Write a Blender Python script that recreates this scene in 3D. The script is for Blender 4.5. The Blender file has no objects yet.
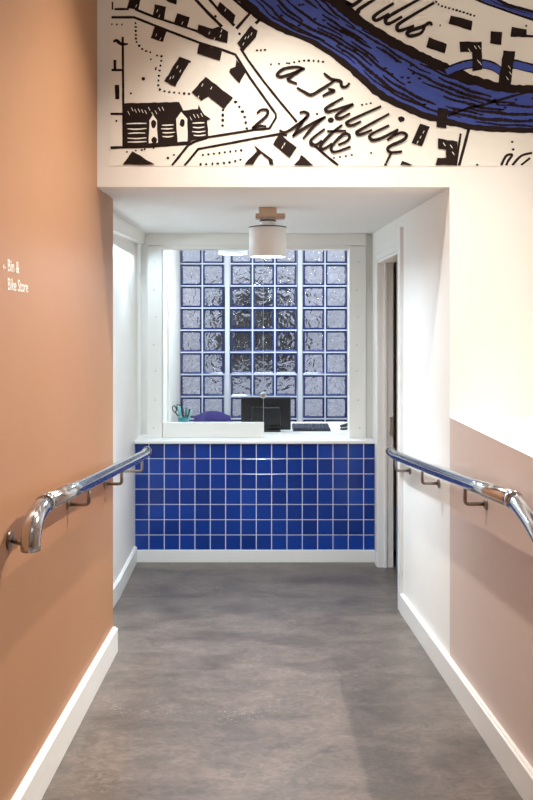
import bpy, bmesh, math, random
from mathutils import Vector, Matrix
from mathutils.geometry import tessellate_polygon
random.seed(7)
SC = bpy.context.scene
COL = SC.collection
F = 820.0; CX = 253.0; CY = 322.0; EYE = 1.6
def PX(px, d): return (px - CX) * d / F
def PZ(py, d): return EYE - (py - CY) * d / F

# ------------------------------------------------------------------ helpers
class MB:
    def __init__(s): s.v = []; s.f = []; s.m = []; s.sm = []
    def add(s, vs, fs, mi=0, smooth=False):
        o = len(s.v); s.v += [tuple(p) for p in vs]
        for q in fs:
            s.f.append(tuple(i + o for i in q)); s.m.append(mi); s.sm.append(smooth)
    def box(s, x0, x1, y0, y1, z0, z1, mi=0):
        vs = [(x, y, z) for z in (z0, z1) for y in (y0, y1) for x in (x0, x1)]
        s.add(vs, [(0,2,3,1),(4,5,7,6),(0,1,5,4),(2,6,7,3),(0,4,6,2),(1,3,7,5)], mi)
    def bbox(s, x0, x1, y0, y1, z0, z1, b=.004, seg=2, mi=0, M=None):
        bm = bmesh.new(); bmesh.ops.create_cube(bm, size=1)
        for v in bm.verts:
            v.co = Vector(((x0+x1)/2 + v.co.x*(x1-x0), (y0+y1)/2 + v.co.y*(y1-y0), (z0+z1)/2 + v.co.z*(z1-z0)))
        bmesh.ops.bevel(bm, geom=bm.edges[:], offset=b, segments=seg, affect='EDGES', profile=.5)
        s.bm(bm, mi, M)
    def bm(s, bm, mi=0, M=None, smooth=False):
        bm.verts.index_update()
        vs = [(M @ v.co) if M else v.co.copy() for v in bm.verts]
        s.add(vs, [tuple(v.index for v in f.verts) for f in bm.faces], mi, smooth); bm.free()
    def prism(s, pts, a, b, axis, mi=0):
        """pts: 2-D outline; extruded from a to b along axis ('x': pts are y,z; 'y': x,z; 'z': x,y)"""
        def mk(p, t):
            return (t, p[0], p[1]) if axis == 'x' else (p[0], t, p[1]) if axis == 'y' else (p[0], p[1], t)
        n = len(pts)
        vs = [mk(p, a) for p in pts] + [mk(p, b) for p in pts]
        fs = [tuple(range(n)), tuple(range(2*n-1, n-1, -1))] + [(i, i+n, (i+1) % n + n, (i+1) % n) for i in range(n)]
        s.add(vs, fs, mi)
    def lathe(s, prof, c=(0,0,0), n=32, mi=0, M=None, smooth=True, caps=True):
        vs = []
        for r, z in prof:
            for k in range(n):
                t = 2*math.pi*k/n
                p = Vector((r*math.cos(t), r*math.sin(t), z))
                if M: p = M @ p
                vs.append(p + Vector(c))
        fs = []
        for i in range(len(prof)-1):
            for k in range(n):
                fs.append((i*n+k, i*n+(k+1) % n, (i+1)*n+(k+1) % n, (i+1)*n+k))
        s.add(vs, fs, mi, smooth)
        if caps:
            o = len(s.v) - len(vs); L = (len(prof)-1)*n
            s.f.append(tuple(o+k for k in range(n-1, -1, -1))); s.m.append(mi); s.sm.append(False)
            s.f.append(tuple(o+L+k for k in range(n))); s.m.append(mi); s.sm.append(False)
    def tube(s, pts, r, n=14, mi=0, cap=True):
        pts = [Vector(p) for p in pts]
        rs = r if isinstance(r, (list, tuple)) else [r]*len(pts)
        T = []
        for i in range(len(pts)):
            a = pts[max(i-1, 0)]; b = pts[min(i+1, len(pts)-1)]
            T.append((b-a).normalized())
        u = T[0].orthogonal().normalized()
        vs = []
        for i, p in enumerate(pts):
            u = (u - T[i]*u.dot(T[i])).normalized(); w = T[i].cross(u)
            for k in range(n):
                t = 2*math.pi*k/n
                vs.append(p + (u*math.cos(t) + w*math.sin(t))*rs[i])
        fs = []
        for i in range(len(pts)-1):
            for k in range(n):
                fs.append((i*n+k, i*n+(k+1) % n, (i+1)*n+(k+1) % n, (i+1)*n+k))
        s.add(vs, fs, mi, True)
        if cap:
            o = len(s.v)-len(vs); L = (len(pts)-1)*n
            s.f.append(tuple(o+k for k in range(n-1, -1, -1))); s.m.append(mi); s.sm.append(False)
            s.f.append(tuple(o+L+k for k in range(n))); s.m.append(mi); s.sm.append(False)
    def build(s, name, mats, parent=None, fix=True):
        me = bpy.data.meshes.new(name)
        me.from_pydata(s.v, [], s.f)
        for m in (mats if isinstance(mats, (list, tuple)) else [mats]): me.materials.append(m)
        for i, p in enumerate(me.polygons):
            p.material_index = s.m[i]; p.use_smooth = s.sm[i]
        if fix:
            bm = bmesh.new(); bm.from_mesh(me)
            bmesh.ops.recalc_face_normals(bm, faces=bm.faces[:]); bm.to_mesh(me); bm.free()
        me.update()
        o = bpy.data.objects.new(name, me); COL.objects.link(o)
        if parent:
            o.parent = parent
            o.matrix_parent_inverse = Matrix.Translation(-parent.location)
        return o

def empty(name, loc, label=None, cat=None, group=None):
    o = bpy.data.objects.new(name, None); COL.objects.link(o)
    o.location = loc; o.empty_display_size = .05
    if label: tag(o, label, cat, group)
    return o
def tag(o, label, cat, group=None):
    o['label'] = label; o['category'] = cat
    if group: o['group'] = group
    return o
def struct(o, label=None):
    o['kind'] = 'structure'
    if label: o['label'] = label
    return o
def sub(b, name, mat, par):
    """sub-part: parent is a mesh part whose own world offset is zero"""
    o = b.build(name, mat); o.parent = par
    o.matrix_parent_inverse = Matrix.Identity(4)
    return o

# ------------------------------------------------------------------ materials
def srgb(c):
    return tuple((x/255/12.92 if x/255 <= .04045 else ((x/255+.055)/1.055)**2.4) for x in c) + (1,)
def mat(name, col, rough=.5, metal=0, spec=.5, bump=0, bscale=60, var=0, vscale=3):
    m = bpy.data.materials.new(name); m.use_nodes = True
    nt = m.node_tree; b = nt.nodes['Principled BSDF']
    c = srgb(col)
    b.inputs['Base Color'].default_value = c
    b.inputs['Roughness'].default_value = rough
    b.inputs['Metallic'].default_value = metal
    b.inputs['Specular IOR Level'].default_value = spec
    tc = nt.nodes.new('ShaderNodeTexCoord')
    if var:
        n = nt.nodes.new('ShaderNodeTexNoise'); n.inputs['Scale'].default_value = vscale
        n.inputs['Detail'].default_value = 4
        nt.links.new(tc.outputs['Object'], n.inputs['Vector'])
        r = nt.nodes.new('ShaderNodeValToRGB')
        r.color_ramp.elements[0].position = .3; r.color_ramp.elements[1].position = .7
        r.color_ramp.elements[0].color = tuple(x*(1-var) for x in c[:3]) + (1,)
        r.color_ramp.elements[1].color = tuple(min(1, x*(1+var)) for x in c[:3]) + (1,)
        nt.links.new(n.outputs['Fac'], r.inputs['Fac']); nt.links.new(r.outputs['Color'], b.inputs['Base Color'])
    if bump:
        n = nt.nodes.new('ShaderNodeTexNoise'); n.inputs['Scale'].default_value = bscale
        n.inputs['Detail'].default_value = 3
        nt.links.new(tc.outputs['Object'], n.inputs['Vector'])
        bp = nt.nodes.new('ShaderNodeBump'); bp.inputs['Strength'].default_value = bump
        bp.inputs['Distance'].default_value = .002
        nt.links.new(n.outputs['Fac'], bp.inputs['Height']); nt.links.new(bp.outputs['Normal'], b.inputs['Normal'])
    return m
def emit(name, col, s):
    m = bpy.data.materials.new(name); m.use_nodes = True
    b = m.node_tree.nodes['Principled BSDF']
    b.inputs['Base Color'].default_value = srgb(col)
    b.inputs['Emission Color'].default_value = srgb(col); b.inputs['Emission Strength'].default_value = s
    return m
M_white = mat('white_paint', (244,240,233), .55, bump=.08, bscale=140, var=.01)
M_gloss = mat('white_gloss_paint', (243,241,236), .3)
M_brown = mat('terracotta_paint', (176,127,91), .5, bump=.1, bscale=120, var=.025, vscale=2)
M_pink = mat('pale_pink_paint', (216,196,184), .5, bump=.08, bscale=140, var=.02)
M_ceil = mat('ceiling_paint', (242,240,237), .7)
M_steel = mat('polished_steel', (200,200,204), .14, 1, var=.02)
M_steel2 = mat('brushed_steel', (150,140,132), .3, 1, var=.03)
M_ink = mat('mural_ink', (36,22,18), .75, spec=.2, var=.15, vscale=12)
M_blue = mat('mural_blue', (56,78,170), .6, var=.12, vscale=9)
M_vinyl = mat('mural_vinyl', (246,241,230), .55)
M_sign = mat('sign_white', (250,244,236), .5)
M_black = mat('black_plastic', (16,19,26), .35, var=.05)
M_dark = mat('dark_grey_plastic', (44,47,58), .45, var=.05)
M_key = mat('keycaps', (62,66,84), .5)
M_chair = mat('purple_fabric', (60,52,118), .85, bump=.3, bscale=400, var=.06)
M_teal = mat('teal_plastic', (40,140,150), .3)
M_aqua = mat('aqua_plastic', (126,200,206), .35)
M_green = mat('green_plastic', (48,120,96), .4)
M_paper = mat('paper', (240,240,238), .7)
M_shade = mat('lamp_white', (248,250,250), .45)
M_beige = mat('lamp_base_beige', (206,180,156), .5)
M_ring = mat('lamp_ring_dark', (70,64,60), .5)
M_wood = mat('door_wood', (196,160,128), .5, var=.08, vscale=8)
M_kick = mat('kick_plate', (120,128,145), .4, .4)
M_grout = mat('grout', (238,242,248), .8)
M_mortar = mat('block_mortar', (214,218,230), .6)
M_post = mat('hatch_white', (240,237,230), .4)
M_alum = mat('door_silver', (190,190,190), .3, 1)

def floor_mat():
    m = bpy.data.materials.new('mottled_vinyl'); m.use_nodes = True
    nt = m.node_tree; L = nt.links; b = nt.nodes['Principled BSDF']
    tc = nt.nodes.new('ShaderNodeTexCoord')
    mp = nt.nodes.new('ShaderNodeMapping'); mp.inputs['Scale'].default_value = (1.5, 2.2, 1)
    L.new(tc.outputs['Object'], mp.inputs['Vector'])
    n1 = nt.nodes.new('ShaderNodeTexNoise'); n1.inputs['Scale'].default_value = 2.2; n1.inputs['Detail'].default_value = 8
    n1.inputs['Roughness'].default_value = .62; n1.inputs['Distortion'].default_value = .6
    L.new(mp.outputs['Vector'], n1.inputs['Vector'])
    n2 = nt.nodes.new('ShaderNodeTexNoise'); n2.inputs['Scale'].default_value = 15; n2.inputs['Detail'].default_value = 6
    n2.inputs['Distortion'].default_value = 1.6
    L.new(mp.outputs['Vector'], n2.inputs['Vector'])
    r = nt.nodes.new('ShaderNodeValToRGB'); e = r.color_ramp.elements
    e[0].position = .32; e[0].color = srgb((88,79,72)); e[1].position = .68; e[1].color = srgb((126,113,103))
    L.new(n1.outputs['Fac'], r.inputs['Fac'])
    r2 = nt.nodes.new('ShaderNodeValToRGB'); e = r2.color_ramp.elements
    e[0].position = .30; e[0].color = (.66,.66,.66,1); e[1].position = .70; e[1].color = (1.2,1.2,1.2,1)
    L.new(n2.outputs['Fac'], r2.inputs['Fac'])
    mx = nt.nodes.new('ShaderNodeMix'); mx.data_type = 'RGBA'; mx.blend_type = 'MULTIPLY'; mx.inputs[0].default_value = 1
    L.new(r.outputs['Color'], mx.inputs[6]); L.new(r2.outputs['Color'], mx.inputs[7])
    # pale scuffs left by feet and wheels
    n3 = nt.nodes.new('ShaderNodeTexNoise'); n3.inputs['Scale'].default_value = 26; n3.inputs['Detail'].default_value = 8
    n3.inputs['Roughness'].default_value = .75; n3.inputs['Distortion'].default_value = 2.5
    L.new(mp.outputs['Vector'], n3.inputs['Vector'])
    n4 = nt.nodes.new('ShaderNodeTexNoise'); n4.inputs['Scale'].default_value = 3.2; n4.inputs['Detail'].default_value = 3
    L.new(tc.outputs['Object'], n4.inputs['Vector'])
    m3 = nt.nodes.new('ShaderNodeMapRange'); m3.inputs[1].default_value = .56; m3.inputs[2].default_value = .66
    L.new(n3.outputs['Fac'], m3.inputs[0])
    m4 = nt.nodes.new('ShaderNodeMapRange'); m4.inputs[1].default_value = .52; m4.inputs[2].default_value = .68; m4.inputs[4].default_value = .8
    L.new(n4.outputs['Fac'], m4.inputs[0])
    mm = nt.nodes.new('ShaderNodeMath'); mm.operation = 'MULTIPLY'
    L.new(m3.outputs[0], mm.inputs[0]); L.new(m4.outputs[0], mm.inputs[1])
    mx2 = nt.nodes.new('ShaderNodeMix'); mx2.data_type = 'RGBA'; L.new(mm.outputs[0], mx2.inputs[0])
    L.new(mx.outputs[2], mx2.inputs[6]); mx2.inputs[7].default_value = srgb((186,178,168))
    L.new(mx2.outputs[2], b.inputs['Base Color'])
    rr = nt.nodes.new('ShaderNodeMapRange'); rr.inputs[3].default_value = .3; rr.inputs[4].default_value = .5
    L.new(n2.outputs['Fac'], rr.inputs[0]); L.new(rr.outputs[0], b.inputs['Roughness'])
    bp = nt.nodes.new('ShaderNodeBump'); bp.inputs['Strength'].default_value = .06; bp.inputs['Distance'].default_value = .004
    L.new(n2.outputs['Fac'], bp.inputs['Height']); L.new(bp.outputs['Normal'], b.inputs['Normal'])
    return m
M_floor = floor_mat()

def tile_mat():
    m = bpy.data.materials.new('blue_glazed_tile'); m.use_nodes = True
    nt = m.node_tree; L = nt.links; b = nt.nodes['Principled BSDF']
    g = nt.nodes.new('ShaderNodeNewGeometry')
    r = nt.nodes.new('ShaderNodeValToRGB'); e = r.color_ramp.elements
    e[0].color = srgb((5,48,130)); e[1].color = srgb((11,64,160))
    L.new(g.outputs['Random Per Island'], r.inputs['Fac']); L.new(r.outputs['Color'], b.inputs['Base Color'])
    b.inputs['Roughness'].default_value = .16
    tc = nt.nodes.new('ShaderNodeTexCoord')
    n = nt.nodes.new('ShaderNodeTexNoise'); n.inputs['Scale'].default_value = 14
    L.new(tc.outputs['Object'], n.inputs['Vector'])
    bp = nt.nodes.new('ShaderNodeBump'); bp.inputs['Strength'].default_value = .12; bp.inputs['Distance'].default_value = .003
    L.new(n.outputs['Fac'], bp.inputs['Height']); L.new(bp.outputs['Normal'], b.inputs['Normal'])
    return m
M_tile = tile_mat()

def glass_mat(name, col, rough, bump=0, scale=20, dist=.01):
    m = bpy.data.materials.new(name); m.use_nodes = True
    nt = m.node_tree; L = nt.links; b = nt.nodes['Principled BSDF']
    b.inputs['Base Color'].default_value = srgb(col); b.inputs['Roughness'].default_value = rough
    b.inputs['Transmission Weight'].default_value = 1; b.inputs['IOR'].default_value = 1.45
    if bump:
        tc = nt.nodes.new('ShaderNodeTexCoord')
        n = nt.nodes.new('ShaderNodeTexNoise'); n.inputs['Scale'].default_value = scale
        n.inputs['Detail'].default_value = 1.5; n.inputs['Distortion'].default_value = 1.2
        L.new(tc.outputs['Object'], n.inputs['Vector'])
        bp = nt.nodes.new('ShaderNodeBump'); bp.inputs['Strength'].default_value = bump
        bp.inputs['Distance'].default_value = dist
        L.new(n.outputs['Fac'], bp.inputs['Height']); L.new(bp.outputs['Normal'], b.inputs['Normal'])
    return m
M_block = glass_mat('wavy_block_glass', (236,240,252), .06, .9, 13, .022)
M_rim = mat('block_rim_blue_glass', (34,48,104), .15, var=.2, vscale=5)
M_glass = bpy.data.materials.new('clear_glass'); M_glass.use_nodes = True
_nt = M_glass.node_tree; _b = _nt.nodes['Principled BSDF']
_b.inputs['Base Color'].default_value = (.97,.985,.98,1); _b.inputs['Roughness'].default_value = 0
_b.inputs['Transmission Weight'].default_value = 1; _b.inputs['IOR'].default_value = 1.3
M_edge = mat('glass_edge', (170,190,190), .2)

# ------------------------------------------------------------------ key dimensions
D = 3.40            # mural wall plane
DB = 3.785          # end of the terracotta wall
DR = 4.45           # end of the right wall's skirting
DC = 5.467          # tiled counter front
DG = 7.45           # glass block wall
XL, XR, XREC = -.646, .816, -.79
YB = -1.6; ZT = 3.6
RAMP_END, SLOPE = 4.76, .082
def fz(y): return max(0, SLOPE*(RAMP_END - y))
LEDGE = PZ(417.2, D)
def cz(y): return 2.16 + .0194*(y - D)

# ------------------------------------------------------------------ setting
b = MB()
prof = [(YB, fz(YB)), (RAMP_END, 0), (DG+.2, 0), (DG+.2, -.1), (YB, -.1)]
b.prism(prof, -.95, 1.95, 'x')
struct(b.build('floor', M_floor), 'mottled grey vinyl floor of the ramp and landing')

b = MB(); b.box(-.95, XL, YB, DB, 0, ZT)
struct(b.build('wall_left', M_brown), 'terracotta painted wall')
b = MB(); b.box(-.95, XREC, DB, 5.80, 0, 2.3)
struct(b.build('wall_recess', M_white), 'white wall set back beyond the terracotta wall')
b = MB(); b.box(-.95, -.66, 5.80, DG+.1, 0, 2.5); struct(b.build('wall_reception_left', M_white))
# right wall: low pink wall with a white top, then full-height white wall
b = MB()
b.add([(XR,YB,0),(XR,D,0),(XR,D,LEDGE),(XR,YB,LEDGE)], [(0,1,2,3)], 1)
b.add([(XR,YB,LEDGE),(XR,D,LEDGE),(2.6,D,LEDGE),(2.6,YB,LEDGE)], [(0,1,2,3)], 0)
b.add([(2.6,YB,LEDGE),(2.6,D,LEDGE),(2.6,D,0),(2.6,YB,0)], [(0,1,2,3)], 0)
b.add([(XR,YB,0),(XR,YB,LEDGE),(2.6,YB,LEDGE),(2.6,YB,0)], [(0,1,2,3)], 0)
b.box(XR, .915, D, D+.16, 0, 2.16, 0); b.box(XR, .915, D+.16, 4.52, 0, 2.3, 0)
b.box(XR, .915, 4.52, 5.36, 2.0, 2.3, 0)
b.box(XR, .915, 5.36, 5.80, 0, 2.3, 0)
struct(b.build('wall_right', [M_white, M_pink], fix=False), 'low pink wall with white top running into the white wall')
b = MB(); b.box(.915, 1.05, 5.72, DG+.1, 0, 2.5); struct(b.build('wall_reception_right', M_white))
b = MB()
b.box(XL, 2.6, D, D+.16, 2.16, ZT); b.box(.915, 2.6, D, D+.16, LEDGE, 2.16)
struct(b.build('wall_upper', M_white), 'white wall above the opening carrying the mural')
b = MB(); b.box(-.95, 2.75, YB-.1, YB, 0, ZT); struct(b.build('wall_rear', M_white))
b = MB(); b.box(2.6, 2.75, YB, D+.16, LEDGE-.1, ZT); struct(b.build('wall_far_right', M_white))
b = MB(); b.box(-.95, 2.75, YB-.1, D+.16, ZT, ZT+.1)
b.prism([(D+.16, cz(D+.16)), (5.80, cz(5.80)), (5.80, 2.75), (D+.16, 2.75)], -.95, XR+.099, 'x')
b.box(-.95, 1.05, 5.80, DG+.2, 2.5, 2.75)
struct(b.build('ceiling', M_ceil))
# side room behind the door
b = MB()
b.box(1.85, 1.95, 4.2, 5.7, 0, 2.35); b.box(.915, 1.85, 4.2, 4.3, 0, 2.35); b.box(1.05, 1.85, 5.66, 5.72, 0, 2.35)
b.box(.915, 1.95, 4.2, 5.7, 2.35, 2.4)
struct(b.build('wall_side_room', M_white))
# boxing under the ceiling of the recess
b = MB()
b.prism([(DB, 2.06), (5.6, 2.135), (5.6, cz(5.6)), (DB, cz(DB))], XREC, -.735, 'x')
struct(b.build('trim_1', M_white), 'white boxed-in strip under the ceiling')

# skirtings
def skirt(y0, y1, x0, x1, h, name, mats=M_gloss):
    b = MB(); ys = [y0] + ([RAMP_END] if y0 < RAMP_END < y1 else []) + [y1]
    pts = [(y, fz(y)-.001) for y in ys] + [(y, fz(y)+h) for y in reversed(ys)]
    b.prism(pts, x0, x1, 'x')
    # rounded top lip
    pts = [(y, fz(y)+h) for y in ys] + [(y, fz(y)+h+.006) for y in reversed(ys)]
    w = abs(x1-x0)
    if x0 < 0: b.prism(pts, x0, x0+w*.6, 'x')
    else: b.prism(pts, x1-w*.6, x1, 'x')
    return struct(b.build(name, mats))
skirt(YB, DB+.001, XL, XL+.022, .108, 'baseboard_left')
skirt(DB, DC, XREC, XREC+.018, .10, 'baseboard_recess')
skirt(YB, DR, XR-.020, XR, .098, 'baseboard_right')

# ------------------------------------------------------------------ door in the right wall
dr = struct(empty('door_1', (.86, 4.9, 0)), 'white framed doorway with wooden door ajar in right wall')
b = MB()
for y0, y1 in ((4.45, 4.525), (5.355, 5.445)):
    t = .018 if y0 < 5 else .008
    b.box(XR-t, XR+.001, y0, y1, 0, 2.115 if y0 < 5 else 2.075)
b.box(XR-.010, XR+.001, 4.525, 5.355, 2.0, 2.075); b.box(XR-.015, XR-.009, 4.51, 5.40, 2.035, 2.07)
b.build('architrave', M_gloss, dr)
b = MB()
b.box(XR, .918, 4.52, 4.535, 0, 2.0); b.box(XR, .914, 5.345, 5.36, 0, 2.0); b.box(XR, .918, 4.535, 5.345, 1.985, 2.0)
b.box(XR+.04, XR+.055, 5.333, 5.346, 0, 1.99)
b.build('jamb', M_gloss, dr)
b = MB(); b.bbox(.923, .963, 4.50, 5.275, .008, 1.98, .002)
leaf = b.build('door_leaf', M_wood, dr)
b = MB(); b.box(.921, .923, 4.55, 5.275, .01, .42)
b.build('kick_plate', M_kick, dr)
b = MB(); b.box(XR+.075, XR+.092, 5.340, 5.3455, .86, .98); b.build('strike_plate', M_alum, dr)
b = MB()
b.tube([(.895, 5.345, PZ(432.5, 5.33)), (.895, 5.325, PZ(432.5, 5.33)), (.895, 5.315, PZ(432.5,5.33))], [.007,.007,.013])
b.build('latch_knob', M_alum, dr)

# ------------------------------------------------------------------ glass block wall
w1 = struct(empty('window_1', (0, DG, 0)), 'glass block wall of blue edged wavy blocks behind the reception')
kx = DG/F
lines_y = [241.6 + 22.15*i - 22.15 for i in range(13)]
groups = [(180.2, 224.4, 2), (230.2, 297.2, 3), (302.6, 347.6, 2)]
cells = []
mort = MB(); mul = []
zb, zt = PZ(lines_y[-1], DG), PZ(lines_y[0], DG)
for gx0, gx1, n in groups:
    p = (gx1-gx0)/n
    for i in range(n):
        for j in range(12):
            cells.append((gx0+p*i, gx0+p*(i+1), lines_y[j], lines_y[j+1]))
    for i in range(1, n):
        x = PX(gx0+p*i, DG); mort.box(x-.006, x+.006, DG-.004, DG+.08, zb, zt)
    for j in range(13):
        z = PZ(lines_y[j], DG); mort.box(PX(gx0, DG), PX(gx1, DG), DG-.003, DG+.079, z-.006, z+.006)
mort.build('mortar_grid', M_mortar, w1)
first = None
for (x0, x1, y0, y1) in cells:
    X0, X1, Z1, Z0 = PX(x0, DG)+.006, PX(x1, DG)-.006, PZ(y0, DG)-.006, PZ(y1, DG)+.006
    if Z1 < .55: continue
    r = .016; b = MB()
    ya, yb = DG+.002, DG+.078
    # rim ring, bevelled inwards
    O = [(X0,Z0),(X1,Z0),(X1,Z1),(X0,Z1)]; I = [(X0+r,Z0+r),(X1-r,Z0+r),(X1-r,Z1-r),(X0+r,Z1-r)]
    vs = [(x,ya,z) for x,z in O] + [(x,ya+.008,z) for x,z in I] + [(x,yb-.008,z) for x,z in I] + [(x,yb,z) for x,z in O]
    fs = []
    for a in range(3):
        for k in range(4): fs.append((a*4+k, a*4+(k+1) % 4, (a+1)*4+(k+1) % 4, (a+1)*4+k))
    for k in range(4): fs.append((12+k, 12+(k+1) % 4, (k+1) % 4, k))
    b.add(vs, fs, 0)
    b.box(X0+r-.001, X1-r+.001, ya+.012, yb-.012, Z0+r-.001, Z1-r+.001, 1)
    b.build('glass_block', [M_rim, M_block], w1)
for a, c in ((224.4, 230.2), (297.2, 302.6)):
    b = MB(); b.bbox(PX(a+.6, DG), PX(c-.6, DG), DG-.012, DG+.085, .0, 2.5, .003)
    b.build('mullion', M_mortar, w1)
b = MB()
b.box(-.66, PX(180.2, DG), DG-.002, DG+.1, 0, 2.5); b.box(PX(347.6, DG), .915, DG-.002, DG+.1, 0, 2.5)
b.box(-.66, .915, DG, DG+.1, 0, .56); b.build('surround', M_post, w1)
# outside: paving and a facade across the yard
b = MB(); b.box(-8, 8, DG+.2, 22, -.25, -.15)
struct(b.build('ground', mat('outside_paving', (110,108,116), .8, var=.2)))
b = MB(); b.box(-8, 8, 9.6, 9.8, -.2, 4.5)
struct(b.build('wall_yard', mat('outside_brick', (172,174,178), .8, var=.4, vscale=3)))
w3 = struct(empty('added_window', (.17, 9.6, 1.5)))  # invented dark window, added to darken the view through the middle blocks
b = MB(); b.bbox(-.42, .52, 9.55, 9.605, 1.0, 2.02, .01); b.build('frame', M_black, w3)
b = MB(); b.box(-.36, .46, 9.54, 9.552, 1.06, 1.96); b.build('pane', mat('dark_pane', (10,11,14), .3), w3)

# ------------------------------------------------------------------ reception hatch frame
DP = 5.58
w2 = struct(empty('window_2', (0, DP, .81)), 'white framed reception hatch with sliding glass pane')
hz = cz(5.62)
b = MB(); b.bbox(PX(147.3, DP), PX(162, DP), DP, DP+.11, .81, PZ(246, DP), .003); b.build('frame_post', M_post, w2)
b = MB(); b.bbox(PX(349.3, DP), PX(366, DP), DP, DP+.11, .81, PZ(246, DP), .003); b.build('frame_post', M_post, w2)
b = MB()
b.bbox(PX(147.5, DP), PX(366, DP), DP-.004, DP+.11, PZ(245.6, DP), hz-.001, .002)
b.box(PX(162, DP), PX(349.3, DP), DP+.012, DP+.09, PZ(249.2, DP), PZ(245.6, DP))
b.build('frame_head', M_post, w2)
b = MB(); b.box(PX(366, DP)+.001, XR, DP+.03, DP+.12, .81, hz-.001); b.build('side_panel', M_post, w2)
b = MB(); b.box(-.664, -.640, 6.28, 6.42, .81, 2.49); b.build('reveal_strip', M_post, w2)
b = MB()
for px in (155.5, 358.5):
    for py in (262, 290, 317, 345, 371, 400, 428):
        b.lathe([(.0045,0),(.0045,.0015),(.002,.0025)], (PX(px+random.uniform(-2,2), DP), DP, PZ(py, DP)), 10, M=Matrix.Rotation(math.pi/2, 4, 'X'))
b.build('screw_cap', M_alum, w2)
gx0, gx1 = PX(162, 5.63)+.001, PX(263.5, 5.63)
b = MB(); b.box(gx0, gx1, 5.63, 5.636, .912, PZ(249.2, DP)-.002); b.build('sliding_glass', M_glass, w2)
b = MB(); b.box(gx1-.002, gx1+.0005, 5.6295, 5.6365, .912, PZ(249.2, DP)-.002); b.build('glass_edge', M_edge, w2)
b = MB(); b.lathe([(.012,-.001),(.021,.0),(.023,.004),(.019,.010),(.012,.012)], (gx1-.003, 5.629, PZ(395, 5.63)), 24, M=Matrix.Rotation(math.pi/2, 4, 'X'))
b.build('finger_pull', M_alum, w2)

# ------------------------------------------------------------------ reception counter
ct = empty('reception_counter', (0, DC, 0), 'reception counter faced in square blue glazed tiles with white worktop', 'counter')
tz0, tz1 = PZ(550, DC), PZ(443.5, DC)
xa, xb = XREC+.001, XR-.002
xs = [xa] + [PX(148.9+15.34*i, DC) for i in range(15)] + [xb]
zs = [tz0] + [PZ(535.0-15.28*i, DC) for i in range(6)] + [tz1]
b = MB(); g = .0028
b.box(xa, xb, DC+.004, DC+.03, tz0, tz1, 1)
for i in range(16):
    for j in range(7):
        x0, x1, z0, z1 = xs[i]+g, xs[i+1]-g, zs[j]+g, zs[j+1]-g
        e = .003
        vs = [(x0,DC+.004,z0),(x1,DC+.004,z0),(x1,DC+.004,z1),(x0,DC+.004,z1),
              (x0,DC+.0015,z0),(x1,DC+.0015,z0),(x1,DC+.0015,z1),(x0,DC+.0015,z1),
              (x0+e,DC,z0+e),(x1-e,DC,z0+e),(x1-e,DC,z1-e),(x0+e,DC,z1-e)]
        fs = [(8,9,10,11)] + [(k,(k+1)%4,4+(k+1)%4,4+k) for k in range(4)] + [(4+k,4+(k+1)%4,8+(k+1)%4,8+k) for k in range(4)]
        b.add(vs, fs, 0)
b.build('tiled_front', [M_tile, M_grout], ct, fix=False)
b = MB(); b.bbox(xa, xb, DC-.012, DC+.03, 0, tz0, .002); b.build('skirting', M_gloss, ct)
b = MB(); b.box(xa, xb, DC+.03, DC+.12, 0, .79); b.build('carcass', M_post, ct)
b = MB()
b.bbox(xa, xb, DC-.022, 5.795, .79, .81, .004); b.bbox(-.655, .81, 5.77, 6.5, .79, .81, .003)
b.build('worktop', M_gloss, ct)
b = MB(); b.bbox(PX(162, DP)+.001, gx1+.003, 5.60, 5.66, .81, .911, .003); b.build('upstand', M_post, ct)

# ------------------------------------------------------------------ things on the worktop
WT = .8105
mo = empty('computer_monitor', (.093, 5.93, WT), 'black computer monitor standing on the white reception worktop, seen from behind', 'monitor')
b = MB(); b.bbox(-.087, .274, 5.935, 5.962, WT+.008, 1.056, .008, 3); b.build('back_housing', M_black, mo)
b = MB(); b.bbox(-.01, .20, 5.918, 5.94, WT+.04, .99, .012, 3); b.build('rear_bulge', M_black, mo)
b = MB(); b.bbox(-.075, .262, 5.9605, 5.9635, WT+.03, 1.045, .001); b.build('screen', M_dark, mo)
b = MB(); b.bbox(-.02, .20, 5.89, 6.06, WT, WT+.010, .004); b.bbox(.06, .125, 5.92, 5.945, WT+.005, .95, .006); b.build('stand', M_black, mo)

kb = empty('keyboard', (.43, 6.0, WT), 'dark grey keyboard lying on the worktop right of the monitor', 'keyboard')
b = MB(); b.prism([(5.92, WT), (6.12, WT), (6.12, WT+.030), (5.92, WT+.014)], .29, .56, 'x'); b.build('case', M_dark, kb)
b = MB()
for r in range(5):
    for c in range(13):
        y = 5.93+r*.037; z = WT+.0146+(y-5.92)*.08; x = .297+c*.0202
        b.bbox(x, x+.017, y, y+.031, z, z+.008, .002, 1)
k = b.build('keys', M_key, kb)

b = MB(); b.box(-.085, .085, -.11, .11, 0, .0012)
pp = b.build('paper_sheet', M_paper); pp.location = (.655, 6.10, WT); pp.rotation_euler.z = .12
tag(pp, 'sheet of white paper lying on the worktop beside the right hatch post', 'paper')
st = empty('stapler', (.69, 6.02, WT+.0015), 'small black stapler lying on the white paper by the right hatch post', 'stapler')
def stp(bld, name, m):
    o = bld.build(name, m); o.parent = st; return o
b = MB(); b.bbox(-.055, .055, -.014, .014, 0, .012, .004); stp(b, 'base', M_black)
b = MB(); b.prism([(-.055,.020),(.05,.028),(.058,.040),(.03,.048),(-.05,.034)], -.013, .013, 'y'); b.box(.03,.055,-.011,.011,.011,.03); stp(b, 'arm', M_black)
b = MB(); b.box(-.05, .045, -.008, .008, .013, .021); stp(b, 'magazine', M_alum)
st.rotation_euler.z = .5

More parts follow.
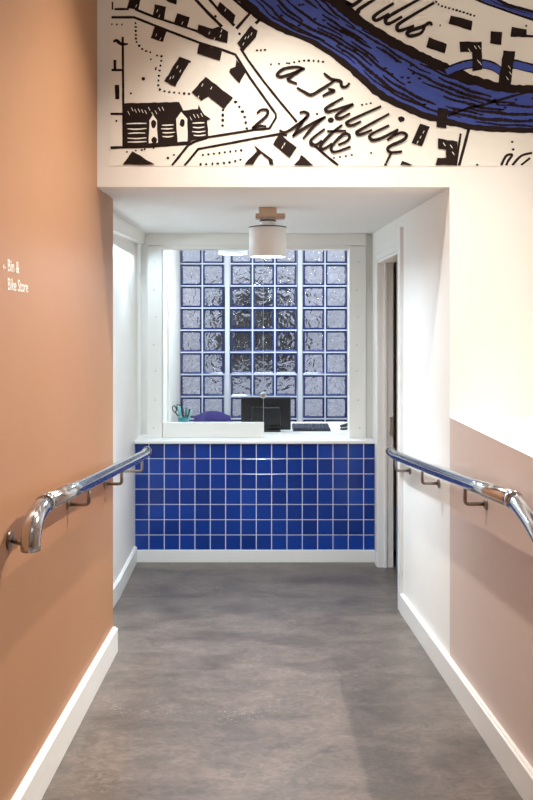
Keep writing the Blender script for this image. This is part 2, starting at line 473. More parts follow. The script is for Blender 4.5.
# pen pot, scissors, pens
px0, py0 = PX(183.5, 5.95), 5.95
b = MB(); b.lathe([(.036,0),(.038,.004),(.041,.095),(.043,.1),(.039,.1),(.037,.093),(.034,.006),(.001,.006)], (0,0,0), 28)
pot = b.build('pen_pot', M_teal); pot.location = (px0, py0, WT)
tag(pot, 'teal pen pot on the worktop behind the white upstand', 'pot')
def pen(name, dx, dy, tx, ty, L, m, r, label, capm=None):
    e = empty(name, (px0+dx, py0+dy, WT+.012), label, 'pen', 'pens in the teal pot')
    dirv = Vector((tx, ty, 1)).normalized(); a = Vector((0,0,0))
    b = MB(); b.tube([a, a+dirv*L*.03, a+dirv*L*.62], [r*.3, r, r], 10); o = b.build('barrel', m); o.parent = e
    b = MB(); b.tube([a+dirv*L*.6, a+dirv*L*.97, a+dirv*L], [r*1.15, r*1.15, r*.6], 10); b.tube([a+dirv*L*.68+Vector((0,-r*1.7,0)), a+dirv*L*.96+Vector((0,-r*1.7,0))], r*.35, 6)
    o = b.build('cap', capm or m); o.parent = e
pen('pen', -.005, -.012, -.16, -.08, .172, M_aqua, .010, 'fat pale aqua marker leaning left in the teal pot')
pen('pen', .010, .004, .06, .06, .158, M_green, .006, 'green pen standing upright in the teal pot')
pen('pen', .014, -.010, .32, -.05, .150, M_aqua, .006, 'thin pale aqua pen leaning far right in the teal pot')
pen('pen', .016, .012, .2, .1, .148, M_black, .007, 'black pen leaning right in the teal pot')
pen('pen', .000, .015, -.05, .12, .150, M_black, .005, 'thin black pen at the back of the teal pot')
sc_ = empty('scissors', (px0-.012, py0+.006, WT+.012), 'scissors with black handles standing in the teal pen pot', 'scissors')
dirv = Vector((-.26, 0, 1)).normalized(); side = Vector((1, 0, .26)).normalized()
b = MB()
for s in (-1, 1):
    pts = []
    c = dirv*.155 + side*s*.016
    for k in range(21):
        t = 2*math.pi*k/20
        pts.append(c + dirv*math.cos(t)*.024 + side*math.sin(t)*.013)
    b.tube(pts, .0042, 8, cap=False)
    b.tube([c-dirv*.024, dirv*.098+side*s*.002], [.0045, .005], 8)
o = b.build('handles', M_black); o.parent = sc_
b = MB()
for s in (-1, 1):
    b.tube([dirv*.1+side*s*.003, dirv*.05, dirv*.0+side*s*-.002], [.005, .004, .001], 6)
o = b.build('blades', M_alum); o.parent = sc_

# office chair
chx, chy = PX(212.5, 6.95), 6.72
ch = empty('office_chair', (chx, chy, 0), 'purple upholstered office chair behind the reception worktop', 'chair')
bm = bmesh.new(); bmesh.ops.create_cube(bm, size=1); bmesh.ops.subdivide_edges(bm, edges=bm.edges[:], cuts=7, use_grid_fill=True)
for v in bm.verts:
    x, y, z = v.co.x*2, v.co.y*2, v.co.z*2
    # super-ellipse mapping
    n = 2.6; rr = (abs(x)**8 + abs(z)**8)**(1/8) if (x or z) else 0
    l = (abs(x)**n + abs(z)**n)**(1/n) if (x or z) else 1
    f_ = rr/l if l else 1
    x *= f_; z *= f_
    th = .034*math.sqrt(max(0, 1-.85*min(1, max(abs(x), abs(z)))**4))
    v.co = Vector((x*.195*(1-.10*max(0, z)), y*th + .05*x*x*-1 + .02*z, z*.22))
b = MB(); b.bm(bm, 0, Matrix.Translation((chx, chy+.24, .622)), True); b.build('backrest', M_chair, ch)
bm = bmesh.new(); bmesh.ops.create_cube(bm, size=1); bmesh.ops.bevel(bm, geom=bm.edges[:], offset=.18, segments=4, affect='EDGES')
b = MB(); b.bm(bm, 0, Matrix.Translation((chx, chy-.0, .45)) @ Matrix.Diagonal((.43, .42, .09, 1)), True); b.build('seat', M_chair, ch)
b = MB(); b.tube([(chx, chy+.05, .41), (chx, chy+.24, .40), (chx, chy+.285, .44), (chx, chy+.285, .60)], .014, 10); b.build('back_bracket', M_black, ch)
b = MB(); b.lathe([(.028,.09),(.028,.26),(.018,.262),(.018,.40),(.07,.402),(.07,.412)], (chx, chy, 0), 20); b.build('gas_column', M_black, ch)
b = MB()
for k in range(5):
    t = 2*math.pi*k/5 + .3
    b.tube([(chx, chy, .1), (chx+.24*math.cos(t), chy+.24*math.sin(t), .068)], [.024, .013], 10)
b.build('star_base', M_black, ch)
for k in range(5):
    t = 2*math.pi*k/5 + .3; c = (chx+.24*math.cos(t), chy+.24*math.sin(t), .027)
    b = MB()
    b.lathe([(.02,-.02),(.026,-.016),(.026,.016),(.02,.02)], c, 16, M=Matrix.Rotation(t, 4, 'Z') @ Matrix.Rotation(math.pi/2, 4, 'X'))
    b.tube([(c[0], c[1], .03), (c[0], c[1], .066)], .006, 8); b.build('caster', M_black, ch)

# ------------------------------------------------------------------ ceiling lights
M_glow = emit('lamp_glow', (255,250,240), 14)
def drum(x, y, zc_, ztop, zbot, r, label, base=True):
    e = empty('ceiling_light', (x, y, zc_), label, 'light', 'drum ceiling lights')
    if base:
        b = MB(); b.bbox(x-.045, x+.045, y-.045, y+.045, zc_-.052, zc_+.0005, .005); b.bbox(x-.062, x+.088, y-.028, y+.028, zc_-.056, zc_-.030, .005)
        b.build('mounting_base', M_beige, e)
    b = MB(); b.lathe([(.040, ztop+.0), (.040, ztop+.028), (.034, ztop+.034), (.034, zc_-(.05 if base else .0))], (x, y, 0), 28); b.build('stem', M_shade, e)
    b = MB(); b.lathe([(.041, ztop+.026), (.0425, ztop+.028), (.0425, ztop+.032), (.036, ztop+.036)], (x, y, 0), 28); b.build('collar', M_ring, e)
    b = MB()
    b.lathe([(.035, ztop), (r-.004, ztop), (r, ztop-.004), (r, zbot+.002), (r-.004, zbot), (r-.008, zbot+.004), (r-.012, zbot+.03), (.02, zbot+.05)], (x, y, 0), 48, caps=False)
    s = b.build('drum_shade', M_shade, e)
    b = MB(); b.lathe([(r-.0005, ztop-.0005), (r+.0012, ztop-.001), (r+.0012, ztop-.006), (r-.0005, ztop-.0065)], (x, y, 0), 48, caps=False); b.build('rim_band', M_ring, e)
    b = MB(); b.lathe([(r-.013, zbot+.012), (r-.02, zbot+.008), (.001, zbot+.006)], (x, y, 0), 40); b.build('diffuser', M_glow, e)
    return e
lx, ly = PX(267.7, 4.13), 4.13
drum(lx, ly, cz(ly), PZ(227, ly), PZ(257, ly), .0935, 'white drum spotlight hanging from the ceiling just beyond the mural wall')
rx, ry = PX(233, 6.45), 6.45
drum(rx, ry, 2.5, 2.30, PZ(254.5, ry), .115, 'glowing drum light inside the reception, only its bottom showing under the hatch head', base=False)

# ------------------------------------------------------------------ handrails
def arc(a, c, b_, n=8):
    a, c, b_ = Vector(a), Vector(c), Vector(b_)
    return [(a*(1-t)**2 + c*2*t*(1-t) + b_*t*t) for t in [i/n for i in range(n+1)]]
def rail_z(y): return .896 + .097*(4.37 - y)
R = .0245
def handrail(side, wallx, label, yj, yend, plates, farplate=None, k=1.0):
    xr = wallx - side*.075
    e = empty('handrail', (wallx, 3.3, 0), label, 'handrail', 'steel handrails')
    P = lambda y, dz=0: Vector((xr, y, rail_z(y)+dz))
    b = MB()
    lvl = yend-.13
    pts = [P(yj), P(yj+.4), P(3.2), P(lvl-.06)]
    end = Vector((xr, yend, rail_z(lvl)-.001))
    pts += arc(P(lvl-.05), P(lvl), Vector((xr, lvl+.05, rail_z(lvl))), 5) + [end]
    b.tube(pts, R, 24); b.build('rail', M_steel, e)
    # end bend
    b = MB()
    j = P(yj); a2 = P(yj-.045); d0 = (P(yj-.1)-P(yj)).normalized()
    c = Vector((xr, yj-.135, rail_z(yj)-.012)); bot = Vector((xr, yj-.150*k, rail_z(yj)-.088*k))
    mid = Vector((xr, yj-.05, rail_z(yj)-.003))
    pp = [j, mid] + arc(Vector((xr, yj-.055, rail_z(yj)-.004)), Vector((xr, yj-.145*k, rail_z(yj)-.010*k*k)), Vector((xr, yj-.150*k, rail_z(yj)-.070*k)), 10)[1:] + [bot]
    b.tube(pp, R*1.03, 24); b.build('end_bend', M_steel, e)
    b = MB(); b.tube([P(yj+.016), P(yj+.012), P(yj-.008), P(yj-.012)], [R*1.0, R*1.12, R*1.12, R*1.0], 24); b.build('joint_collar', M_steel, e)
    b = MB(); b.tube([end-Vector((0,.006,0)), end+Vector((0,.004,0)), end+Vector((0,.007,0))], [R*1.08, R*1.08, R*.8], 24); b.build('end_cap', M_steel, e)
    for y in plates:
        wx = farplate if (farplate is not None and y > DB) else wallx
        zr = rail_z(y) if y < lvl else rail_z(lvl)
        za = zr-.078
        b = MB()
        pts = [Vector((wx-side*.003, y, za))] + arc((xr+side*.014, y, za), (xr, y, za), (xr, y, za+.014), 5) + [Vector((xr, y, zr-R+.004))]
        b.tube(pts, .0068, 12); br = b.build('bracket', M_steel2, e)
        b = MB(); b.lathe([(.0185,0),(.0195,.002),(.0195,.005),(.012,.009)], (wx, y, za), 24, M=Matrix.Rotation(-side*math.pi/2, 4, 'Y')); o = b.build('wall_plate', M_steel2, e)
        o.parent = br; o.matrix_parent_inverse = Matrix.Identity(4)
    # stub bracket at the lower end of the bend
    b = MB(); y = yj-.135*k; za = rail_z(yj)-.078*k
    b.tube([Vector((wallx-side*.003, y+.05, za)), Vector((xr+side*.018, y+.01, za))], .0075, 12); br = b.build('bracket', M_steel2, e)
    b = MB(); b.lathe([(.022,0),(.024,.002),(.024,.006),(.013,.010)], (wallx, y+.05, za), 24, M=Matrix.Rotation(-side*math.pi/2, 4, 'Y')); o = b.build('wall_plate', M_steel2, e)
    o.parent = br; o.matrix_parent_inverse = Matrix.Identity(4)
handrail(-1, XL, 'polished steel handrail on the terracotta wall', 2.255, 4.42, (2.856, 3.567, 4.22), XREC)
handrail(1, XR, 'polished steel handrail on the pale pink and white wall', 2.33, 4.42, (2.866, 3.59, 4.25), None, 2.2)

# ------------------------------------------------------------------ wayfinding lettering on the left wall
def text_mesh(txt, size, sx=1.0):
    cu = bpy.data.curves.new('t', 'FONT'); cu.body = txt; cu.size = size; cu.extrude = .0004; cu.resolution_u = 4
    cu.offset = size*.004
    o = bpy.data.objects.new('t', cu); COL.objects.link(o)
    dg = bpy.context.evaluated_depsgraph_get()
    me = bpy.data.meshes.new_from_object(o.evaluated_get(dg)); bpy.data.objects.remove(o)
    for v in me.vertices: v.co.x *= sx
    return me
ROT = Matrix(((0,0,1,0),(1,0,0,0),(0,1,0,0),(0,0,0,1)))
sg = empty('wall_lettering', (XL, 2.22, 1.68), 'small white Bin and Bike Store direction lettering on the terracotta wall', 'sign')
for txt, y0, y1, z in (('Bin &', 2.158, 2.262, PZ(272, 2.2)), ('Bike Store', 2.158, 2.352, PZ(291, 2.24))):
    me = text_mesh(txt, .046); w = max(v.co.x for v in me.vertices); mn = min(v.co.x for v in me.vertices)
    for v in me.vertices: v.co.x = (v.co.x-mn)*(y1-y0)/(w-mn)
    me.transform(Matrix.Translation((XL+.0006, y0, z)) @ ROT); me.materials.append(M_sign)
    o = bpy.data.objects.new('text_line', me); COL.objects.link(o); o.parent = sg; o.matrix_parent_inverse = Matrix.Translation(-sg.location)
b = MB(); za = PZ(267.5, 2.13)
b.box(XL+.0002, XL+.001, 2.118, 2.140, za-.0013, za+.0013)
for s in (1, -1):
    b.prism([(2.116, za), (2.120, za-s*.0005), (2.126, za+s*.006), (2.124, za+s*.0075)], XL+.0002, XL+.001, 'x')
b.build('arrow', M_sign, sg)

# ------------------------------------------------------------------ the mural
def W(p, o): return (PX(p[0], D), D-o, PZ(p[1], D))
def smooth(pts, n=5):
    if len(pts) < 3: return [tuple(map(float, p)) for p in pts]
    out = []
    P = [pts[0]] + list(pts) + [pts[-1]]
    for i in range(1, len(P)-2):
        p0, p1, p2, p3 = P[i-1], P[i], P[i+1], P[i+2]
        for k in range(n):
            t = k/n
            out.append(tuple(.5*((2*p1[a]) + (-p0[a]+p2[a])*t + (2*p0[a]-5*p1[a]+4*p2[a]-p3[a])*t*t + (-p0[a]+3*p1[a]-3*p2[a]+p3[a])*t**3) for a in (0, 1)))
    out.append(tuple(map(float, pts[-1]))); return out
def clip_poly(poly, ymax=165.8):
    out = []
    for i in range(len(poly)):
        a, c = poly[i], poly[(i+1) % len(poly)]
        if a[1] <= ymax: out.append(a)
        if (a[1] <= ymax) != (c[1] <= ymax):
            t = (ymax-a[1])/(c[1]-a[1]); out.append((a[0]+(c[0]-a[0])*t, ymax))
    return out
def poly(b, pts, o, jitter=0):
    if jitter:
        q = []
        for i in range(len(pts)):
            a, c = pts[i], pts[(i+1) % len(pts)]
            L = math.hypot(c[0]-a[0], c[1]-a[1]); n = max(1, int(L/4))
            for k in range(n):
                t = k/n; j = jitter if k else 0
                q.append((a[0]+(c[0]-a[0])*t+random.uniform(-j, j), a[1]+(c[1]-a[1])*t+random.uniform(-j, j)))
        pts = q
    pts = clip_poly(pts)
    if len(pts) < 3: return
    tris = tessellate_polygon([[Vector((p[0], p[1], 0)) for p in pts]])
    vs = [W(p, o) for p in pts]; fs = []
    for t in tris:
        n = (Vector(vs[t[1]])-Vector(vs[t[0]])).cross(Vector(vs[t[2]])-Vector(vs[t[0]]))
        fs.append(tuple(t) if n.y < 0 else (t[0], t[2], t[1]))
    b.add(vs, fs)
def stroke(b, pts, w, o, sm=True, taper=False, wob=.12, sub_=5):
    w = w*1.22
    q = smooth(pts, sub_) if sm else [tuple(map(float, p)) for p in pts]
    if not sm:   # subdivide straight runs for a hand-cut wobble
        r = []
        for i in range(len(q)-1):
            L = math.hypot(q[i+1][0]-q[i][0], q[i+1][1]-q[i][1]); n = max(1, int(L/5))
            for k in range(n): r.append(tuple(q[i][a]+(q[i+1][a]-q[i][a])*k/n for a in (0, 1)))
        q = r + [q[-1]]
    n = len(q); vs = []; fs = []
    for i in range(n):
        a = q[max(0, i-1)]; c = q[min(n-1, i+1)]
        dx, dy = c[0]-a[0], c[1]-a[1]; L = math.hypot(dx, dy) or 1
        ww = w*(1+random.uniform(-wob, wob))/2
        if isinstance(taper, (int, float)) and taper: ww *= (1-taper) + taper*math.sin(math.pi*i/(n-1))
        nx, ny = -dy/L*ww, dx/L*ww
        y1, y2 = min(165.8, q[i][1]+ny), min(165.8, q[i][1]-ny)
        vs += [W((q[i][0]+nx, y1), o), W((q[i][0]-nx, y2), o)]
    for i in range(n-1): fs.append((2*i, 2*i+2, 2*i+3, 2*i+1))
    b.add(vs, fs)
def dot(b, x, y, r, o, rx=None):
    if y > 165: return
    n = 9; a0 = random.random()*6; r *= 1.4; rx = rx*1.4 if rx else None
    poly(b, [(x+(rx or r)*math.cos(a0+2*math.pi*k/n)*random.uniform(.85, 1.1), y+r*math.sin(a0+2*math.pi*k/n)*random.uniform(.85, 1.1)) for k in range(n)], o)
mu = empty('wall_mural', (.4, D, 2.3), 'large printed town map mural with blue river on the white wall above the opening', 'mural')
O1, O2, O3, O4 = .0016, .0022, .0028, .0034
b = MB(); b.box(PX(110, D), 2.35, D-.001, D-.0001, PZ(166, D), 3.35); b.build('vinyl_sheet', M_vinyl, mu)

# buildings
BL = [
 [(127,8.3),(130,-3),(141.4,-2),(138.3,10.3)], [(154.8,4.5),(166.2,7.2),(164.1,19.6),(152.8,16.5)],
 [(177.5,13.4),(189.9,17.5),(186.8,27.9),(174.4,22.7)], [(154.8,26.8),(167.2,31),(163,42.3),(150.7,38.2)],
 [(161,-3),(178,-3),(176.5,5),(169,2.5)], [(179.6,56.8),(190.5,60.9),(175.5,86.7),(164.1,81.5)],
 [(199.3,43.3),(222,51.6),(219.9,60.9),(197.2,53.7)],
 [(198.3,24.8),(212.7,28.9),(218.9,26.8),(228.2,32),(227.2,43.3),(209.6,39.2),(197.2,33)],
 [(236.4,59.9),(245.7,72.2),(239.5,83.6),(229.2,72.2),(230.2,69.1),(235.4,67)],
 [(250.9,25.8),(257.7,31),(256,37.2),(243.7,51.2),(237.1,43.3)],
 [(219.9,2),(235.4,15.5),(233.3,24.8),(216.8,10.3)],
 [(205.8,76.9),(233.1,98),(224.1,109.3),(208.6,96.6),(201.5,100.8),(191.7,92.4)],
 [(279.3,133.2),(296.8,147.7),(289.6,158),(273.1,144.6)], [(301,155),(313.3,165.3),(293.7,165.3),(298.9,160)],
 [(254,145),(261.2,151.2),(272.6,159.5),(273.6,164.6),(269.5,164.6),(268.4,159.5),(261.2,153.3),(256,159.5),(253,164.6),(244.7,164.6),(250.9,157.4),(257.1,151.2)],
 [(132.6,151.5),(155,164.7),(122.7,164.7)],
 [(450.5,15.7),(472.3,21.3),(471,30.9),(448.4,24)], [(490.6,31.4),(502,32.3),(501,45.4),(489.7,43.6)],
 [(511.6,27),(526.4,29.7),(526.4,34.9),(540,35.6),(540,38.2),(526.4,37.5),(510.2,37)],
 [(459.2,41.9),(481.5,41.9),(481.9,69.8),(472.3,71.6),(471.8,52.4),(460,52.4)],
 [(503.2,50.6),(515,51.5),(509.8,90),(497.6,85.5)], [(428.8,37.2),(446.8,44.4),(444.7,53.7),(426,47.5)],
 [(437.9,107.6),(447.7,109.2),(446,128.7),(436.3,127)], [(420,123.8),(429.8,127),(421.7,146.6),(411.3,143.3)],
 [(437.9,138.4),(457.4,141.7),(455.8,165.4),(435.3,165.4),(437.3,157.9),(446,157.9),(446,149.8),(437.9,148.8)],
 [(402,161),(413,165.2),(400,165.2)],
]
O5 = .0040
bld = []
for p in BL:
    b = MB(); poly(b, p, O4, .35); bld.append((b, sum(q[0] for q in p)/len(p), sum(q[1] for q in p)/len(p)))
def mark(b2, x, y):     # marks belong to the building they are scratched into
    t = min(bld, key=lambda e: (e[1]-x)**2+(e[2]-y)**2)[0]
    t.add(b2.v, b2.f, 1)
for x, y in ((137,5),(158,10),(160,15),(183,22),(157,34),(161,38),(178,66),(181,70),(174,76),(171,77),(215,38),(222,30),(221,35),(210,32),(246,37),(249,36),(252,33),(244,43),(212,87),(199,96),(203,84),(226,9),(285,143),(283,146),(474,46),(468,49),(478,46),(479,62),(477,60),(508,66),(506,77),(509,72),(424,131),(421,136),(418,141),(450,145),(452,152),(443,143)):
    b2 = MB(); stroke(b2, [(x, y), (x+2.2, y+3.2)] if x > 440 else [(x, y), (x-1.2, y+2.6)], .9, O5, False, .4); mark(b2, x, y)
for b, _, _ in bld: b.build('building', [M_ink, M_vinyl], mu, fix=False)
# the mill with its two gables
mill = [(124.1,103.6),(150,103),(179,102.2),(183.3,110.7),(197.9,109.3),(198.7,105),(204.4,114.9),(210.8,119.1),(207.2,120.5),(208.6,137.4),(193.1,140.2),(187.5,144.4),(124.1,147.8)]
b = MB(); poly(b, mill, O4, .5)
for g_ in ([(149.5,120.5),(153.1,114.9),(157.1,120.5),(157.9,143),(148.9,143.6)], [(176.2,119.1),(181.3,112.1),(187.5,119.1),(187.5,141.6),(177.6,142.2)]):
    b2 = MB(); poly(b2, g_, O5, .3); b.add(b2.v, b2.f, 1)
for x0, x1, ys in ((126.5,147,(124,129,133.7,138.3,142.2)), (161,175,(125.5,129,132.8,136.6)), (192,206,(123.4,127.5,131.7,135.4))):
    for y in ys:
        b2 = MB(); stroke(b2, [(x0+random.uniform(0, 2), y), ((x0+x1)/2, y+random.uniform(-.6, .6)), (x1-random.uniform(0, 2), y-.4)], 1.1, O5, True, .5); b.add(b2.v, b2.f, 1)
for i in range(15):
    x = 128+i*3.4 if i < 11 else 190+(i-11)*3.6; y = random.uniform(107, 114) if i < 11 else random.uniform(112, 117)
    b2 = MB(); stroke(b2, [(x, y), (x+1.8, y+3.6)], .9, O5, False, .5); b.add(b2.v, b2.f, 1)
b2 = MB(); dot(b2, 153.7, 124.2, 3.2, .0044, 1.9); dot(b2, 154.3, 140.6, 2.6, .0044, 2.0); dot(b2, 182.4, 123.3, 3.2, .0044, 1.9); b.add(b2.v, b2.f, 0)
b.build('mill_building', [M_ink, M_vinyl], mu, fix=False)
# roads and boundary lines
for pts, w in (
 ([(114.5,9.3),(129,9.3)],1.8), ([(135,9.3),(152.7,16.5),(174.4,23.7),(199.2,32),(227,42.3)],1.9),
 ([(111.5,17.5),(134.2,17.5),(168.2,31),(199.2,42.8),(221,49.5),(235.4,54.7),(250,78),(275.7,114),(275.9,118),(269.5,128.5),(253,130.2),(208.6,137.2),(194,142),(188,145.5),(172,165.6)],2.0),
 ([(240.6,48.5),(247.8,59.9),(264,82),(280,102),(296.8,122)],2.0), ([(311,142.5),(324,154),(338,165.6)],2.2),
 ([(287,135.5),(279.8,134),(256,138.3),(231.3,143),(198.3,149.1),(184.7,165.6)],2.0),
 ([(194,-2),(208,13),(222,27)],2.4), ([(208,-2),(222,14),(234.4,25.8)],2.2), ([(231,-3),(249.9,13.4),(236.4,28.9)],2.4), ([(260,19.6),(255.6,23.7)],2.4),
 ([(122.8,37),(122.9,47),(123.2,90),(123.6,147)],1.8), ([(111.5,70.2),(122.8,70.2)],1.8), ([(115,60),(115,70)],2.2), ([(117,85),(117.4,99.4)],3.4),
 ([(110.6,114),(123,114)],1.8), ([(110.6,147.8),(150,146.5),(187.5,143.6)],2.2), ([(112.5,2),(112.5,10)],1.2),
 ([(460.6,133.6),(455.8,165.6)],1.8), ([(468.8,128.7),(464,147),(459,165.6)],2.4),
 ):
    b = MB(); stroke(b, pts, w, O2, False); b.build('road_line', M_ink, mu)
b = MB(); stroke(b, [(113.5,42.3),(116.5,40.6),(121,44),(128,44.2)], 2.8, O2, True, .5); b.build('road_line', M_ink, mu)
for pts in ([(501,165.6),(506,156),(512,155),(508,161),(506,165.6)], [(512,165.6),(521,156),(532,153)], [(521,165.6),(530,158)]):
    b = MB(); stroke(b, pts, 2.0, O2); b.build('lettering', M_ink, mu)
# dots and dashes
specks = MB()
for pts, step, r in (
 ([(135.6,23),(136,36),(136.2,42)],3.6,.85), ([(136.5,42),(142.5,49.5),(150.7,52.6)],4.2,.9), ([(157,55.7),(161.6,57),(159.5,72),(158.5,86.7),(163.5,91),(180.5,93.3),(189,94)],4.6,.9),
 ([(223,110),(222.5,129)],5.2,1.1), ([(235.4,101.7),(243.7,114),(246.8,128.5)],5.6,1.1),
 ([(203,155),(244,150)],5.5,.9), ([(200,164.4),(227,162.8),(243,159)],5.2,.9), ([(436,2),(441,6),(455,10),(474,16)],3.4,.9),
 ([(257,50.5),(266,50)],4,.9), ([(289,63.5),(302,61),(314,61),(324,62)],4.6,.9), ([(362,105),(374,102.5)],4.4,.8), ([(271,64.5),(290,63)],8,.8),
 ([(112,24.5),(126,24.8)],5,.7), ([(334,158),(352,155)],6,.8), ([(512,142),(513,150)],7.6,.9), ([(127,152),(160,147)],9,.8)):
    b = MB(); q = smooth(pts, 24); acc = step
    for i in range(1, len(q)) if len(q) > 2 else ():
        acc += math.hypot(q[i][0]-q[i-1][0], q[i][1]-q[i-1][1])
        if acc >= step:
            acc = 0; dot(b, q[i][0], q[i][1], r*random.uniform(.75, 1.1), O2, r*random.uniform(.8, 1.3))
    if len(q) == 2:
        L = math.hypot(q[1][0]-q[0][0], q[1][1]-q[0][1]); n = int(L/step)
        for k in range(n+1):
            t = k*step/L; dot(b, q[0][0]+(q[1][0]-q[0][0])*t, q[0][1]+(q[1][1]-q[0][1])*t, r*random.uniform(.75, 1.1), O2, r*random.uniform(.8, 1.2))
    if step > 7.5: specks.add(b.v, b.f)
    else: b.build('dotted_line', M_ink, mu)
b = specks
for x, y, r in ((143.5,79,1.4),(151,59.5,.7),(155.7,69.5,.7),(131,93.5,.8),(156,68,.7),(116.5,121,.8),(239.5,34,1),(215.5,16.5,1),(190,62,.8),(385.5,165,1.2),(440,25.5,.7),(526,26,.8),(371,153,.8),(477,165,.9),(168,158,1),(174,155,.8),(142,150,.8),(401.2,119.2,2.3),(330.9,120.4,2.2),(317,114,.9),(322,30,.8)): dot(b, x, y, r, O2)
o = b.build('ink_specks', M_ink, mu); o['kind'] = 'stuff'

# the river
up = smooth([(318,-16),(340,0),(366.7,22.7),(396.8,40.2),(423.7,54.7),(450.5,67),(474,77),(497.6,84),(512,86),(545,87.5)], 8)
lo = smooth([(225,-12),(249.9,10),(258,18.5),(278.8,30.5),(311,43.3),(342,64),(368.8,88.8),(389.2,102.7),(418.4,115.7),(437.9,121.6),(470.4,129),(505,131.6),(545,132.5)], 8)
def resample(c, n):
    d = [0]
    for i in range(1, len(c)): d.append(d[-1]+math.hypot(c[i][0]-c[i-1][0], c[i][1]-c[i-1][1]))
    out = []; j = 0
    for k in range(n):
        s = d[-1]*k/(n-1)
        while j < len(d)-2 and d[j+1] < s: j += 1
        t = (s-d[j])/max(1e-6, d[j+1]-d[j]); out.append((c[j][0]+(c[j+1][0]-c[j][0])*t, c[j][1]+(c[j+1][1]-c[j][1])*t))
    return out
N = 70
U, Lw = resample(up, N), resample(lo, N)
def lerp(i, t): return (U[i][0]+(Lw[i][0]-U[i][0])*t, U[i][1]+(Lw[i][1]-U[i][1])*t)
def band(b, t0, t1, o, jag=0):
    vs = []
    for i in range(N):
        vs += [W(lerp(i, t0+random.uniform(-jag, jag)), o), W(lerp(i, t1+random.uniform(-jag, jag)), o)]
    b.add(vs, [(2*i, 2*i+1, 2*i+3, 2*i+2) for i in range(N-1)])
b = MB(); band(b, .08, .94, O1)
poly(b, smooth([(473,-8),(480,0),(503,8.5),(520,14.5),(545,22)], 4) + list(reversed(smooth([(490,-8),(496,0),(513,6),(533,11),(545,14)], 4))), O3)
trib = [(446,72.5),(458,67.5),(470,64.5),(483,64.5),(493,67),(501,72),(506,72),(512,65),(522,66.5),(545,72.5)]
stroke(b, trib, 5.2, O3)
b.build('river', M_blue, mu)
b = MB()
band(b, -.03, .15, O2, .014); band(b, .90, 1.02, O2, .012)
for off, w in ((-4.2, 1.8), (3.2, 1.8)):
    stroke(b, [(x, y+off) for x, y in trib], w, O2)
poly(b, smooth([(468,-8),(474,0),(503,11),(520,17),(545,25.5)], 4) + list(reversed(smooth([(473,-8),(480,0),(503,8.5),(520,14.5),(545,22)], 4))), O2)
stroke(b, [(492,-4),(505,4),(520,8.6),(545,15)], 2.6, O4)
stroke(b, [(484,-3),(497,4),(512,9),(533,15.5)], 1.0, O4, True, .6)
b.build('river_bank', M_ink, mu)
b = MB()
def flow(t0, t1, i0, i1, w, amp=.02):
    n = max(3, (i1-i0)); ph = random.random()*6
    pts = [lerp(min(N-1, i), t0+(t1-t0)*(i-i0)/(i1-i0)+amp*math.sin(i*.9+ph)*random.uniform(.4, 1)) for i in range(i0, i1+1)]
    stroke(b, pts, w, O3, True, .55, .3, 3)
for t, segs in ((.17, ((0,18),(19,34),(36,50))), (.25, ((4,14),(16,40),(42,56))), (.34, ((0,9),(11,24),(26,33),(35,62))), (.43, ((14,26),(40,55),(58,69))),
                (.52, ((2,20),(22,30),(46,60))), (.60, ((0,12),(15,38),(52,69))), (.68, ((6,30),(33,46),(48,56))), (.76, ((0,20),(22,44),(47,69))), (.84, ((3,28),(30,52),(55,69)))):
    for i0, i1 in segs: flow(t, t+random.uniform(-.03, .05), i0, i1, random.uniform(1.6, 2.8), .012)
for k in range(34):
    i = random.randint(2, 66); t = random.uniform(.22, .8); x, y = lerp(i, t); dot(b, x, y, .8, O3, 1.4)
stroke(b, [(448,116),(466,109),(487,104),(510,97),(533,91)], 2.2, O3, True, .4)
b.build('ripple', M_ink, mu)

# lettering
def word(strokes, w):
    b = MB()
    for s in strokes: stroke(b, s, w, .0046, True, .35, .08, 6)
    return b
word([[(338,-6),(345,2),(352,5)], [(377,-2),(358,10.5),(360,13)], [(366,-4),(352,6),(347,2)], [(393.7,3.5),(377,14),(373.5,18.5),(377,20.6),(389,14)], [(421,-1.5),(390,16),(385.3,21.5),(389,24),(402,17)],
      [(434,3),(402,22),(396.8,28),(400,31),(414,26)], [(431.5,26),(429.5,23),(422.6,27),(410,31),(407,34),(410.2,36.4),(420.6,33.5),(424.5,27)]], 3.2).build('lettering', M_ink, mu)
word([[(305,69.3),(296.8,67.2),(284,69),(277.2,74.6),(281,77),(292.7,73.4),(303,68.5)], [(303,69.3),(290,77.5),(288.6,80.6),(297,83.9)]], 2.6).build('lettering', M_ink, mu)
word([[(323.7,73.4),(328,77),(332,79.6),(340.2,81.5),(341.6,86.5),(346,87),(349.5,83.2)], [(335,80.6),(322,89),(311.3,95),(304,92),(296.8,87.9)], [(322.5,96.5),(327,94),(334,91),(328,89)],
      [(343,98),(327,107.5),(326,111),(331,111.3),(353,104)], [(353.5,104.5),(338,114),(336.3,117.8),(341,118.2),(350,113.5)],
      [(381,106.5),(350,120.5),(347,124.5),(352,125.5),(361,121.5)], [(389,114),(360,130),(356.7,133.6),(361,134.5),(372,130)],
      [(389,125.5),(372,134),(369.5,138),(374,140.3),(384,137),(396,130.5)], [(397.5,129),(395,134),(387,140.5)],
      [(394,136),(401,132.8),(406.3,135),(403.5,140),(390.5,146),(387.5,149.8),(391,152.5),(402,151.6)], [(391,153),(386,163.5)]], 2.7).build('lettering', M_ink, mu)
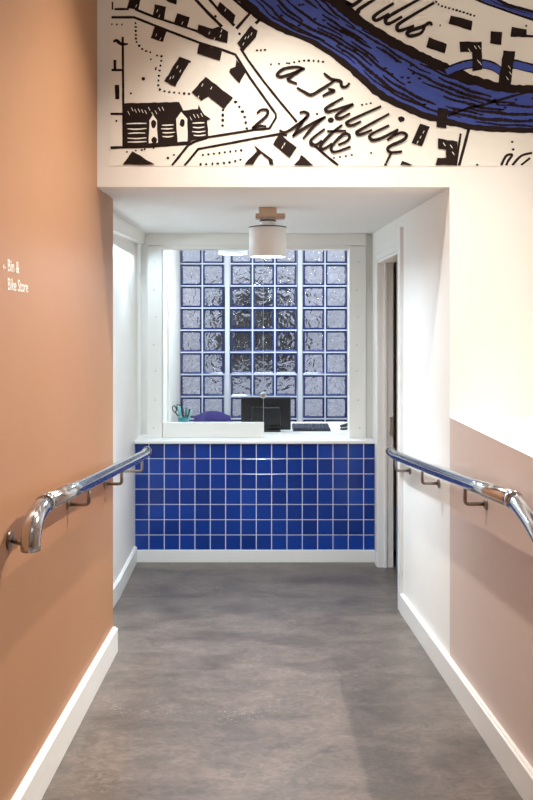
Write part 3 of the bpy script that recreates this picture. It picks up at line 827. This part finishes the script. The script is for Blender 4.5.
word([[(279.3,130.2),(285.5,132.4),(296,126),(304,119.9),(308.2,114.5),(304,112),(299.5,113)], [(306,117),(299,127),(292.7,136.8)], [(292.7,136.4),(308,126),(325.7,116.8)], [(324,117.5),(313,127),(303,139)],
      [(324.7,129.1),(312,139),(311,144),(316,145),(322,140.5)], [(342.2,125),(331,134),(320.6,145.7),(323.5,149),(332,143.5)], [(327,131.5),(346,131)],
      [(338,145),(347,141),(349.5,136),(345,133.8),(338,139),(331,148),(335,152),(350.5,146.7)]], 2.6).build('lettering', M_ink, mu)
word([[(257,113.5),(261.2,110),(267.4,110.5),(266.4,116.1),(256,125.4),(253,128.5),(260,126.2),(266.4,126.6)]], 2.4).build('lettering', M_ink, mu)

# ------------------------------------------------------------------ lights
def light(kind, loc, energy, col, name, size=.05, rot=(0,0,0), spot=None, sx=None, sy=None, blend=.3):
    l = bpy.data.lights.new(name, kind); l.energy = energy; l.color = col
    if kind in ('POINT', 'SPOT'): l.shadow_soft_size = size
    if kind == 'SPOT': l.spot_size = spot; l.spot_blend = blend
    if kind == 'AREA':
        l.shape = 'RECTANGLE'; l.size = sx; l.size_y = sy
    o = bpy.data.objects.new(name, l); COL.objects.link(o); o.location = loc; o.rotation_euler = rot
    return o
WARM = (1, .945, .875); NEUT = (1, .97, .93); COOL = (.80, .90, 1)
light('SPOT', (.08, 2.80, 3.42), 250, WARM, 'downlight', .03, (math.radians(-4),0,0), math.radians(104), blend=1)
light('SPOT', (1.69, 2.80, 3.42), 440, WARM, 'downlight', .03, (math.radians(-10),math.radians(30),0), math.radians(80), blend=1)
light('SPOT', (.9, .6, 3.45), 60, WARM, 'mural_fill', .05, (math.radians(76),0,math.radians(4)), math.radians(62), blend=1)  # added spot that evens the light over the mural
light('AREA', (.6, -.5, 3.55), 6, NEUT, 'ambient_fill', sx=1.2, sy=1.2)  # added soft area light behind the camera, ambient fill only
light('SPOT', (lx, ly, PZ(257, ly)+.004), 120, COOL, 'drum_lamp', .07, (0,0,0), math.radians(112), blend=.8)
light('AREA', (lx, ly, PZ(257, ly)+.002), 15, (.74,.88,1), 'drum_glow', sx=.13, sy=.13)
light('AREA', (rx, ry, PZ(254.5, ry)+.002), 9, (.66,.84,1), 'drum_lamp', sx=.15, sy=.15)
light('AREA', (-.732, 4.75, 2.07), 8, (.66,.85,1), 'landing_fill', rot=(0,math.radians(-25),0), sx=.03, sy=1.3)  # added strip of cool ambient fill for the landing, no real fitting
for yy in (4.25, 5.0):
    light('SPOT', (-.69, yy, 2.07), 11, (.60,.84,1), 'recess_fill_spot', .03, (0,0,0), math.radians(90), blend=1)  # added unseen spots that brighten the recess wall lower down
light('AREA', (.15, 6.35, 2.48), 26, (.74,.86,1), 'reception_fill', rot=(math.radians(5),0,0), sx=1.2, sy=.1)  # added unseen fill light for the reception and block wall

w = bpy.data.worlds.new('World'); SC.world = w; w.use_nodes = True
bg = w.node_tree.nodes['Background']; bg.inputs['Color'].default_value = (.84,.87,.94,1); bg.inputs['Strength'].default_value = 2.4

# ------------------------------------------------------------------ camera
cam = bpy.data.cameras.new('camera'); co = bpy.data.objects.new('camera', cam); COL.objects.link(co)
co.location = (0, 0, EYE); co.rotation_euler = (math.pi/2, 0, 0)
cam.sensor_fit = 'AUTO'; cam.sensor_width = 36; cam.lens = F/800*36
cam.shift_x = (266.5-CX)/800; cam.shift_y = -(400-CY)/800
cam.clip_start = .05
SC.camera = co
vs = SC.view_settings
vs.view_transform = 'Standard'; vs.look = 'None'; vs.gamma = 1; vs.exposure = -.1; vs.use_curve_mapping = False
